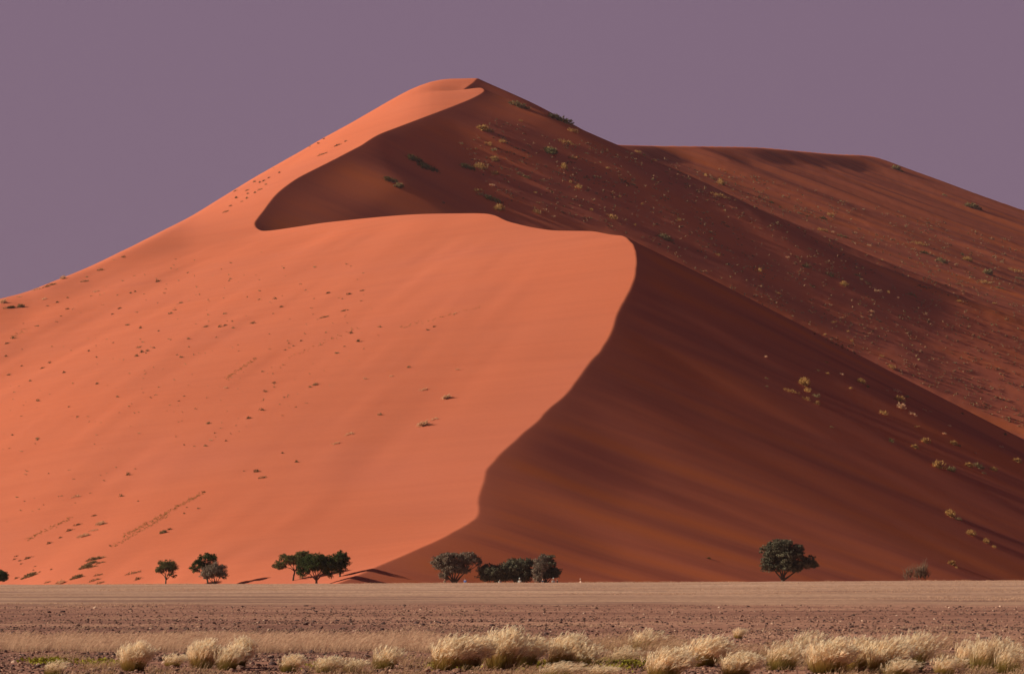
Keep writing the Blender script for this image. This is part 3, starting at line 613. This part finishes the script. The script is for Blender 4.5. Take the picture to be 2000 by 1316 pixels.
ANCH_S = [(945,255,'below the summit in the hollow'),(1015,210,'high beside the summit skyline'),(1096,240,'on the skyline shoulder below the summit'),(960,290,'in the central column of the hollow'),(825,322,'of the big clump pair in the smooth hollow'),(770,360,'lowest in the smooth hollow, trailing shadow'),(940,330,'in the wide clump mid-hollow'),
 (1080,295,'on the upper dark slope below the skyline'),(950,385,'in the slanting row above the lit crest'),(1060,400,'on the speckled slope above the lit crest'),(1130,360,'in the middle of the speckled upper slope'),(1160,270,'beside the summit skyline where it meets the back ridge'),(1230,410,'above the lit nose of the crest'),
 (1260,305,'at the top of the back slope fold'),(1395,355,'in the high cluster on the back slope'),(1510,396,'in the upper dotted row of the back slope'),(1600,425,'midway along the orange back-slope band'),(1640,458,'on the orange patch of the back slope'),(1755,333,'on the back skyline kink'),(1890,402,'below the far end of the back skyline'),
 (1805,490,'in the dark clumps at the end of the orange band'),(1885,510,'on the back slope past the orange band'),(1960,545,'near the frame edge on the back slope'),(1570,525,'in the slanting row mid back-slope'),(1650,548,'in the dark mid back-slope clump'),(1745,580,'among pale specks on the back slope'),(1890,600,'on the lower back slope by the frame edge'),
 (1310,450,'on the dark fold above the nose ridge'),(1450,520,'on the speckled fold behind the nose ridge'),(1640,650,'just above the long dark ridge edge'),(1730,705,'where the back slope meets the dark ridge'),(1620,728,'just inside the dark ridge edge'),(1500,730,'alone high on the near dark slope'),(1578,765,'in the big golden clump on the near dark slope'),
 (1680,755,'on the glowing sand lip of the dark slope'),(1765,785,'in the pale rocky-looking patch of the dark slope'),(1815,835,'scattered under the pale patch'),(1790,868,'in the golden trio lower on the dark slope'),(1865,868,'beside the golden trio'),(1835,914,'in the largest golden clump by the frame edge'),(1915,912,'in the golden row near the frame edge'),
 (1970,885,'touching the frame edge on the dark slope'),(1862,1010,'at the top of the lowest golden chain'),(1915,1055,'in the lowest golden chain'),(1860,1104,'at the dune foot near the leafless bushes'),(1624,834,'alone mid-way on the near dark slope'),(1383,1090,'alone near the foot beside the round acacia'),(1900,830,'on the darkest sand near the frame edge')]
NUM = ['topmost', 'second from top', 'third from top', 'fourth from top', 'fifth from top', 'sixth from top', 'seventh from top', 'eighth from top', 'ninth from top', 'tenth from top',
       'eleventh from top', 'twelfth from top', 'thirteenth from top', 'fourteenth from top', 'fifteenth from top', 'sixteenth from top']
KN = dict(d='dark green', g='grey-green', s='golden', p='pale straw')
def label_set(lst, anch, group):
    cl = {}
    for it in lst:
        a = min(anch, key=lambda q: (q[0]-it[0])**2 + 2.2*(q[1]-it[1])**2); cl.setdefault(a[2], []).append(it)
    for ph, items in cl.items():
        items.sort(key=lambda q: q[1])
        for i, it in enumerate(items):
            size = 'tiny' if it[2] < 8 else 'small' if it[2] < 13 else 'big'
            head = f'{size} {KN[it[3]]} shrub'
            mid = '' if len(items) == 1 else (', upper' if i == 0 else ', lower') if len(items) == 2 else ', ' + (NUM[i] if i < len(items)-1 else 'lowest')
            lab = f'{head}{mid} {ph}'
            place_shrub(*it, label=lab, group=group)
label_set(LIT, ANCH_L, 'shrubs dotted over the sunlit dune face')
label_set(SHD, ANCH_S, 'shrubs on the shaded dune slopes')
for k_, l_ in PROTO.items():
    for o_ in l_:
        if o_.name not in used_proto:
            for c_ in list(o_.children): bpy.data.objects.remove(c_)
            bpy.data.objects.remove(o_)

# countless scraps of scrub too small and many to tell apart
def scrub(name, spots, mat, label, size, per=12, seed=5):
    r = np.random.default_rng(seed); Vs = []
    for (u, v) in spots:
        loc, nrm = on_dune(u, v)
        if loc is None: continue
        s = size*r.uniform(.5, 1.5)*loc.y/1000; P = rand_dirs(per, r)*r.uniform(.2, 1, per)[:, None]*s; P[:, 2] = abs(P[:, 2])*.9
        V, F = quads_at(P, s*.9, r, .5); Vs.append(V + np.array(loc))
    V = np.concatenate(Vs); o = mesh_from(name, V, np.arange(len(V)), 4, mat, None, False); tag(o, label, 'scrub', kind='stuff'); return o
def poly_spots(n, poly, seed, clump=0):
    r = np.random.default_rng(seed); P = np.array(poly, float); lo, hi = P.min(0), P.max(0); out = []
    while len(out) < n:
        q = r.uniform(lo, hi); x, y = q; ins = False; j = len(P)-1
        for i in range(len(P)):
            if (P[i, 1] > y) != (P[j, 1] > y) and x < (P[j, 0]-P[i, 0])*(y-P[i, 1])/(P[j, 1]-P[i, 1])+P[i, 0]: ins = not ins
            j = i
        if ins and (clump == 0 or fbm(np.array([(x+y*1.6)/60]), np.array([(y-x*.55)/14]), seed, 2)[0] > r.uniform(-.5, .45)): out.append((x, y))
    return out
P1 = [(900,250),(1010,200),(1230,300),(1500,520),(2000,830),(2000,600),(1500,380),(1240,292),(1700,560),(1640,690),(1260,480),(1160,448),(1000,420),(940,400)]
BACK = [(1235,300),(1420,330),(1700,400),(2000,470),(2000,840),(1640,680),(1420,560),(1260,470),(1170,440),(980,400),(900,290),(960,230),(1110,270)]
scrub('low_scrub', poly_spots(2600, BACK, 3, 1), M_SCRUB, 'specks of low scrub peppering the shaded back slopes', .55, 9, 5)
scrub('low_scrub', poly_spots(260, BACK, 4, 1), M_SHGREY, 'pale specks of dry scrub peppering the shaded back slopes', .5, 8, 6)
LITP = [(0,640),(200,545),(470,470),(760,520),(760,640),(600,800),(300,900),(120,1000),(0,1100)]
scrub('low_scrub', poly_spots(300, LITP, 8, 1), M_SHGREY, 'tiny specks of scrub scattered over the sunlit face', .42, 7, 7)
st_ = []
for (a, b, n) in [((50,1055),(140,1010),60),((240,1048),(400,960),130),((215,1070),(330,1005),60),((700,640),(560,700),16),((440,740),(500,700),40),((780,640),(940,600),18),((20,660),(60,640),12)]:
    rr = np.random.default_rng(int(a[0]))
    for _ in range(n*3):
        t = rr.uniform(0, 1); st_.append((a[0]+(b[0]-a[0])*t+rr.normal(0, 2.2), a[1]+(b[1]-a[1])*t+rr.normal(0, 1.6)))
scrub('low_scrub', st_, M_STREAK, 'thin green streaks of low growth running up the sunlit sand', .26, 7, 9)

# ------------------------------------------------------------------ grass on the plain
M_BLADE = None
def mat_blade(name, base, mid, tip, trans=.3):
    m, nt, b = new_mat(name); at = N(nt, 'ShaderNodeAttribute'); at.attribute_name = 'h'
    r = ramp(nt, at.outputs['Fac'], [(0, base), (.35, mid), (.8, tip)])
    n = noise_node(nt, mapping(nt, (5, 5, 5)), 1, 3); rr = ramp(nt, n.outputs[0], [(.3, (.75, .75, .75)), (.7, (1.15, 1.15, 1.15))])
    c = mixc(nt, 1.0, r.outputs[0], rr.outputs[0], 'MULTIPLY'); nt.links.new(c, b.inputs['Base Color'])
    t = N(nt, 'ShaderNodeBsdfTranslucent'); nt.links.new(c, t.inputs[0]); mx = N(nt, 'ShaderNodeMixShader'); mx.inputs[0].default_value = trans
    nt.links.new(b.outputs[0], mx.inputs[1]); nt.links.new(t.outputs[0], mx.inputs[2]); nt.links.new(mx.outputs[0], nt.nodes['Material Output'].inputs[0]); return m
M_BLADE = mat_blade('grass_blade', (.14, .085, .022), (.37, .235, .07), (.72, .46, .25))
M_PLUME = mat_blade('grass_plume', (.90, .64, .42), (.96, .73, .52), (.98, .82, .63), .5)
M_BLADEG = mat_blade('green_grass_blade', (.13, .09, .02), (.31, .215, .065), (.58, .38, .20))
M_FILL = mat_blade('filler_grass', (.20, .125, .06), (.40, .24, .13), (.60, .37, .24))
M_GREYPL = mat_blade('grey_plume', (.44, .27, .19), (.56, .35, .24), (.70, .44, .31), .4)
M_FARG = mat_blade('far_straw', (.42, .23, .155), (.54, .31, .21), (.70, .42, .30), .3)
def blades(n, rad, h, width, r, wind=.55, seg=4, spread=.55, p0=None):
    a = r.uniform(0, 2*np.pi, n); rr = rad*np.sqrt(r.uniform(0, 1, n)); B = np.stack([rr*np.cos(a), rr*np.sin(a), np.zeros(n)], 1) if p0 is None else p0
    out = np.stack([np.cos(a), np.sin(a)], 1)*(spread*r.uniform(.1, 1, n)*(rr/rad if p0 is None else 1))[:, None]
    L = h*r.uniform(.55, 1.05, n)*(1-.35*(rr/rad)**2 if p0 is None else 1); W = wind*r.uniform(.5, 1.4, n)
    T = np.linspace(0, 1, seg+1); C = []
    for t in T:
        x = B[:, 0] + L*(out[:, 0]*t + W*t*t*.75); y = B[:, 1] + L*(out[:, 1]*t); z = B[:, 2] + L*(t - .28*W*t*t)*.95; C.append(np.stack([x, y, z], 1))
    C = np.stack(C, 1); side = np.stack([-np.sin(a+1.2), np.cos(a+1.2), np.zeros(n)], 1); side[:, 0] = np.where(np.abs(side[:, 0]) < .35, .6, side[:, 0])
    wv = width*(1-T*.75); V = np.stack([C - side[:, None]*wv[None, :, None]*.5, C + side[:, None]*wv[None, :, None]*.5], 2).reshape(n, -1, 3)
    k = np.arange(seg)*2; q = np.stack([k, k+1, k+3, k+2], 1); F = (np.arange(n)*(2*(seg+1)))[:, None, None] + q[None]
    H = np.repeat(T, 2)[None].repeat(n, 0)
    return V.reshape(-1, 3), F.reshape(-1, 4), H.ravel(), C[:, -1], C[:, -1]-C[:, -2]
def plumes(tips, dirs, r, ln=.14, k=7, width=.008):
    n = len(tips); D = dirs/np.linalg.norm(dirs, axis=1)[:, None]; Vs = []; Hs = []
    for j in range(k):
        t0 = -ln*.55*j/k; p = tips + D*t0; d = D*.75 + r.normal(0, .22, (n, 3)) + [.35, 0, .05]; d /= np.linalg.norm(d, axis=1)[:, None]
        s = np.cross(d, rand_dirs(n, r)); s /= np.linalg.norm(s, axis=1)[:, None]; l = ln*r.uniform(.4, .8, n)[:, None]; w = width
        Vs.append(np.stack([p-s*w*.3, p+s*w*.3, p+d*l+s*w*.5, p+d*l-s*w*.5], 1)); Hs.append(np.tile([0, 0, 1, 1], (n, 1)))
    V = np.concatenate(Vs).reshape(-1, 3); return V, np.arange(len(V)).reshape(-1, 4), np.concatenate(Hs).ravel()
def make_tuft(seed, n=620, rad=.20, h=.72, bm=None, pm=None, plume=.6, wind=.55, spread=.5):
    r = np.random.default_rng(seed); root = empty('grass_tuft', (0, 0, 0))
    V, F, H, tip, td = blades(n, rad, h, .007, r, wind, 4, spread)
    V2, F2, H2, _, _ = blades(int(n*.5), rad*1.15, h*.5, .007, r, wind*.6, 3, spread*1.3)
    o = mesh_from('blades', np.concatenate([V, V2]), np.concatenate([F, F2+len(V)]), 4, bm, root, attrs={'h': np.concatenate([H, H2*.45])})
    m = r.random(len(tip)) < plume; V, F, H = plumes(tip[m], td[m], r, .15, 7)
    mesh_from('seed_heads', V, F, 4, pm, root, smooth=False, attrs={'h': H}); return root
TP = {'dense': [make_tuft(31, 680, .20, .72, M_BLADE, M_PLUME, .75, .45, .75), make_tuft(32, 700, .24, .72, M_BLADE, M_PLUME, .8, .35, .85), make_tuft(33, 600, .17, .76, M_BLADE, M_PLUME, .75, .6, .7), make_tuft(38, 640, .22, .74, M_BLADE, M_PLUME, .8, .5, .8)],
      'green': [make_tuft(34, 560, .22, .7, M_BLADEG, M_PLUME, .5, .45, .8), make_tuft(35, 480, .25, .62, M_BLADEG, M_PLUME, .4, .5, .8)],
      'sparse': [make_tuft(36, 320, .28, .7, M_BLADEG, M_PLUME, .7, .6, .8), make_tuft(37, 340, .22, .7, M_BLADE, M_PLUME, .7, .5, .8)]}
tuft_used = set()
TUFTS = [(105,1319,42,34,'sparse','small wispy straw tuft at the bottom edge near the corner green patch'),
 (264,1312,66,54,'dense','rounded golden tuft, isolated and first large one along the gravel strip'),
 (340,1303,50,27,'sparse','thin low tuft between two big golden clumps'),
 (398,1307,62,58,'dense','big golden tuft leaning over its darker-based neighbour'),
 (447,1310,58,48,'green','dark-based green tuft tucked between two golden plumes'),
 (468,1306,52,60,'dense','tall narrow golden tuft joined to a dark green base'),
 (567,1313,50,36,'green','short greenish tuft on gravel past the golden pair'),
 (640,1314,64,34,'green','low spreading green tuft with few seed heads'),
 (690,1312,50,32,'green','low green tuft beside the gravel gap'),
 (752,1306,62,56,'green','grey-green tuft with a blackish base and short shadow'),
 (880,1308,84,66,'dense','large golden tuft ahead of the tallest windswept clump'),
 (925,1307,66,68,'dense','golden tuft merging the large clump with the tallest one'),
 (985,1305,86,84,'dense','tallest windswept golden tuft with a pointed crown'),
 (1030,1303,70,64,'green','green-based tuft on the lee of the tallest golden clump'),
 (1100,1302,78,66,'dense','golden tuft with dark base standing apart after the tallest clump'),
 (1140,1303,60,56,'green','darker companion tuft touching the lone golden clump'),
 (1090,1322,74,34,'sparse','bent-over straw tuft at the bottom edge below the tallest clump'),
 (1172,1322,60,26,'sparse','low pale tuft at the bottom edge next to the lime patch'),
 (1255,1268,58,46,'sparse','smaller pale tuft standing farther back on the gravel'),
 (1215,1296,50,40,'sparse','sparse straw tuft over reddish gravel'),
 (1300,1326,96,60,'dense','wide pale tuft cut by the bottom edge before the double clump'),
 (1375,1300,86,64,'dense','broad golden tuft over green base behind a pale mound'),
 (1443,1245,26,24,'sparse','little distant tuft peeking above the broad clumps'),
 (1440,1324,84,56,'dense','mounded pale tuft at the bottom edge beside bare gravel'),
 (1530,1308,80,64,'green','loose grey-green tuft leading into the longest grass bank'),
 (1575,1284,66,54,'sparse','feathery tuft behind the start of the longest grass bank'),
 (1620,1316,92,72,'dense','first tuft of the longest grass bank with creamy plumes'),
 (1675,1313,86,70,'dense','second tuft of the longest grass bank'),
 (1730,1315,90,72,'dense','third tuft of the longest grass bank, dark at its base'),
 (1782,1310,88,76,'green','last green-tinged tuft ending the longest grass bank'),
 (1755,1322,70,40,'green','low olive tuft in front of the longest grass bank'),
 (1850,1318,62,42,'sparse','pale low tuft in the gap after the grass bank'),
 (1888,1302,54,56,'sparse','thin upright tuft before the final tall clump'),
 (1932,1312,88,82,'green','tall yellow-green tuft, the last big clump by the frame side'),
 (1972,1316,60,62,'sparse','greyish tuft cut off by the frame side')]
for (u, vb, w, hh, ty, lab) in TUFTS:
    d = EYE*FPX/(vb-HV); x = (u-CU)/FPX*d; src = random.choice(TP[ty]); sc = hh/FPX*d/.63*random.uniform(.93, 1.05); sw = w/FPX*d/.87
    if src.name in tuft_used: o = copy_tree(src)
    else: o = src; tuft_used.add(src.name)
    o.location = (x-.06*sw, d, float(ground_h(np.array(x), np.array(d)))-.01); o.rotation_euler = (0, 0, random.uniform(-.6, .6)); o.scale = (sw, sw, sc)
    tag(o, lab, 'grass tuft', 'golden grass tufts along the near gravel')
for l_ in TP.values():
    for o_ in l_:
        if o_.name not in tuft_used:
            for c_ in list(o_.children): bpy.data.objects.remove(c_)
            bpy.data.objects.remove(o_)
def grass_field(label, spots, n, rad, hrange, width, mats, seed, seg=2, wind=.5, plume=0.0):
    r = np.random.default_rng(seed); Vs, Fs, Hs = [], [], []; off = 0
    for (x, y) in spots:
        z = float(ground_h(np.array(x), np.array(y))); h = r.uniform(*hrange); V, F, H, tip, td = blades(n, rad, h, width, r, wind, seg, .7)
        Vs.append(V+[x, y, z]); Fs.append(F+off); Hs.append(H); off += len(V)
        if plume:
            m = r.random(len(tip)) < plume; V, F, H = plumes(tip[m], td[m], r, h*.3, 3, width)
            Vs.append(V+[x, y, z]); Fs.append(F+off); Hs.append(.9+0*H); off += len(V)
    o = mesh_from('grass', np.concatenate(Vs), np.concatenate(Fs), 4, mats, None, attrs={'h': np.concatenate(Hs)}); tag(o, label, 'grass', kind='stuff')
def gspots(n, v0, v1, seed, thr=None, u0=-40, u1=2040, sx=300, sy=9):
    r = np.random.default_rng(seed); out = []
    while len(out) < n:
        u, v = r.uniform(u0, u1), r.uniform(v0, v1)
        if thr is not None and fbm(np.array([u/sx]), np.array([v/sy]), seed, 2)[0] < thr*r.uniform(.3, 1): continue
        d = EYE*FPX/(v-HV); out.append(((u-CU)/FPX*d, d))
    return out
grass_field('thin hazy band of dry grass behind the first golden tufts', gspots(420, 1252, 1276, 51, None, -40, 860), 46, .30, (.25, .5), .006, M_GREYPL, 51, 3, .6, .3)
grass_field('wispy dry grass filling between the golden tufts', gspots(230, 1255, 1300, 52, .25, 840, 2040), 40, .28, (.2, .48), .006, M_FILL, 52, 3, .6, .5)
grass_field('low green and straw grass over the near gravel', gspots(420, 1284, 1330, 53, .2, -40, 2040, 120, 14), 34, .25, (.08, .24), .006, M_FILL, 53, 3, .5, .2)
grass_field('short stubble across the gravel flats', gspots(900, 1190, 1262, 54, .15), 16, .3, (.04, .13), .009, M_GREYPL, 54, 2, .5)
def far_spots(n, y0, y1, seed):
    r = np.random.default_rng(seed); y = r.uniform(y0, y1, n); return list(zip(r.uniform(-.19, .19, n)*y, y))
grass_field('ragged stubble along the far lip of the plain', [p for p in far_spots(420, 404, 424, 56) if fbm(np.array([p[0]/14]), np.array([.5]), 19, 2)[0] > 0.02], 20, .9, (.10, .34), .03, M_FARG, 56, 2, .5)
grass_field('pale dry grass sheet on the far plain', [p for p in far_spots(16000, 118, 425, 55) if p[1] > 140 + 22*fbm(np.array([p[0]/9]), np.array([.5]), 12, 3)[0] and fbm(np.array([p[0]/45]), np.array([p[1]/16]), 9, 2)[0] > .02], 9, 1.1, (.05, .13), .03, M_FARG, 55, 1, .5)
def cover():
    r = np.random.default_rng(61); Vs = []
    for (u, v, w, hh, n) in [(90,1297,60,4,420),(880,1303,60,5,900),(1200,1299,80,10,1900),(1050,1302,60,9,300),(200,1300,70,5,250),(640,1306,60,6,120)]:
        uu = u + r.normal(0, w*.35, n); vv = v + r.normal(0, hh*.4, n); d = EYE*FPX/(vv-HV); x = (uu-CU)/FPX*d
        P = np.stack([x, d, ground_h(x, d)+r.uniform(0, .10, n)], 1); Vs.append(quads_at(P, .06, r, .6)[0])
    V = np.concatenate(Vs); tag(mesh_from('ground_cover', V, np.arange(len(V)), 4, M_LIME, None, False), 'lime green mats of low leafy growth between tufts', 'ground cover', kind='stuff')
cover()

# ------------------------------------------------------------------ gravel
def mat_gravel():
    m, nt, b = new_mat('gravel_stone'); at = N(nt, 'ShaderNodeAttribute'); at.attribute_name = 'tone'
    r = ramp(nt, at.outputs['Fac'], [(0, (.08, .045, .048)), (.4, (.20, .108, .085)), (.75, (.36, .185, .135)), (1, (.62, .40, .31))])
    nt.links.new(r.outputs[0], b.inputs['Base Color']); b.inputs['Roughness'].default_value = .75; return m
def gravel():
    r = np.random.default_rng(71); ph = (1+5**.5)/2
    I = np.array([(-1,ph,0),(1,ph,0),(-1,-ph,0),(1,-ph,0),(0,-1,ph),(0,1,ph),(0,-1,-ph),(0,1,-ph),(ph,0,-1),(ph,0,1),(-ph,0,-1),(-ph,0,1)], float); I /= np.linalg.norm(I[0])
    IF = np.array([(0,11,5),(0,5,1),(0,1,7),(0,7,10),(0,10,11),(1,5,9),(5,11,4),(11,10,2),(10,7,6),(7,1,8),(3,9,4),(3,4,2),(3,2,6),(3,6,8),(3,8,9),(4,9,5),(2,4,11),(6,2,10),(8,6,7),(9,8,1)])
    n = 85000; v = np.where(r.random(n) < .6, r.uniform(1240, 1335, n), r.uniform(1186, 1240, n)); u = r.uniform(-40, 2040, n); d = EYE*FPX/(v-HV); x = (u-CU)/FPX*d
    keep = fbm(x/6, np.log(d)*28, 77, 4)*.8 > r.uniform(-.6, .6, n); x, d = x[keep], d[keep]; n = len(x)
    s = .0135*np.exp(r.normal(.15, .52, n))*np.clip(d/70, .9, 1.2); s = np.minimum(s, .08)
    J = I[None]*(1+r.uniform(-.28, .28, (n, 12, 1))); J = J*np.stack([r.uniform(.8, 1.5, n), r.uniform(.8, 1.3, n), r.uniform(.5, .9, n)], 1)[:, None]*s[:, None, None]
    a = r.uniform(0, 6.3, n); c, q = np.cos(a)[:, None], np.sin(a)[:, None]; X = J[..., 0]*c - J[..., 1]*q; Y = J[..., 0]*q + J[..., 1]*c
    z = ground_h(x, d) + s*.25; V = np.stack([X+x[:, None], Y+d[:, None], J[..., 2]+z[:, None]], -1).reshape(-1, 3)
    F = ((np.arange(n)*12)[:, None, None] + IF[None]).reshape(-1, 3); tone = np.clip(r.beta(1.4, 2.4, n)+(r.random(n) < .06)*.6, 0, 1)
    tag(mesh_from('gravel', V, F, 3, mat_gravel(), None, False, attrs={'tone': np.repeat(tone, 12)}), 'dark and pinkish stones strewn across the plain', 'gravel', kind='stuff')
gravel()
# ------------------------------------------------------------------ desert haze
def haze():
    x0, x1, y0, y1, z0, z1 = -3600, 3600, -250, 5100, -5, 240
    V = [(x0,y0,z0),(x1,y0,z0),(x1,y1,z0),(x0,y1,z0),(x0,y0,z1),(x1,y0,z1),(x1,y1,z1),(x0,y1,z1)]
    F = [(0,3,2,1),(4,5,6,7),(0,1,5,4),(1,2,6,5),(2,3,7,6),(3,0,4,7)]
    m = bpy.data.materials.new('haze'); m.use_nodes = True; nt = m.node_tree; nt.nodes.clear()
    o_ = nt.nodes.new('ShaderNodeOutputMaterial'); v = nt.nodes.new('ShaderNodeVolumePrincipled'); v.inputs['Density'].default_value = HAZE
    v.inputs['Color'].default_value = (.95, .80, .95, 1); v.inputs['Anisotropy'].default_value = .3
    nt.links.new(v.outputs[0], o_.inputs['Volume']); m.cycles.homogeneous_volume = True
    o = mesh_from('haze', V, F, 4, m, None, False); tag(o, 'thin pinkish desert haze in the air', 'haze', kind='stuff')
HAZE = 0.000032
haze()
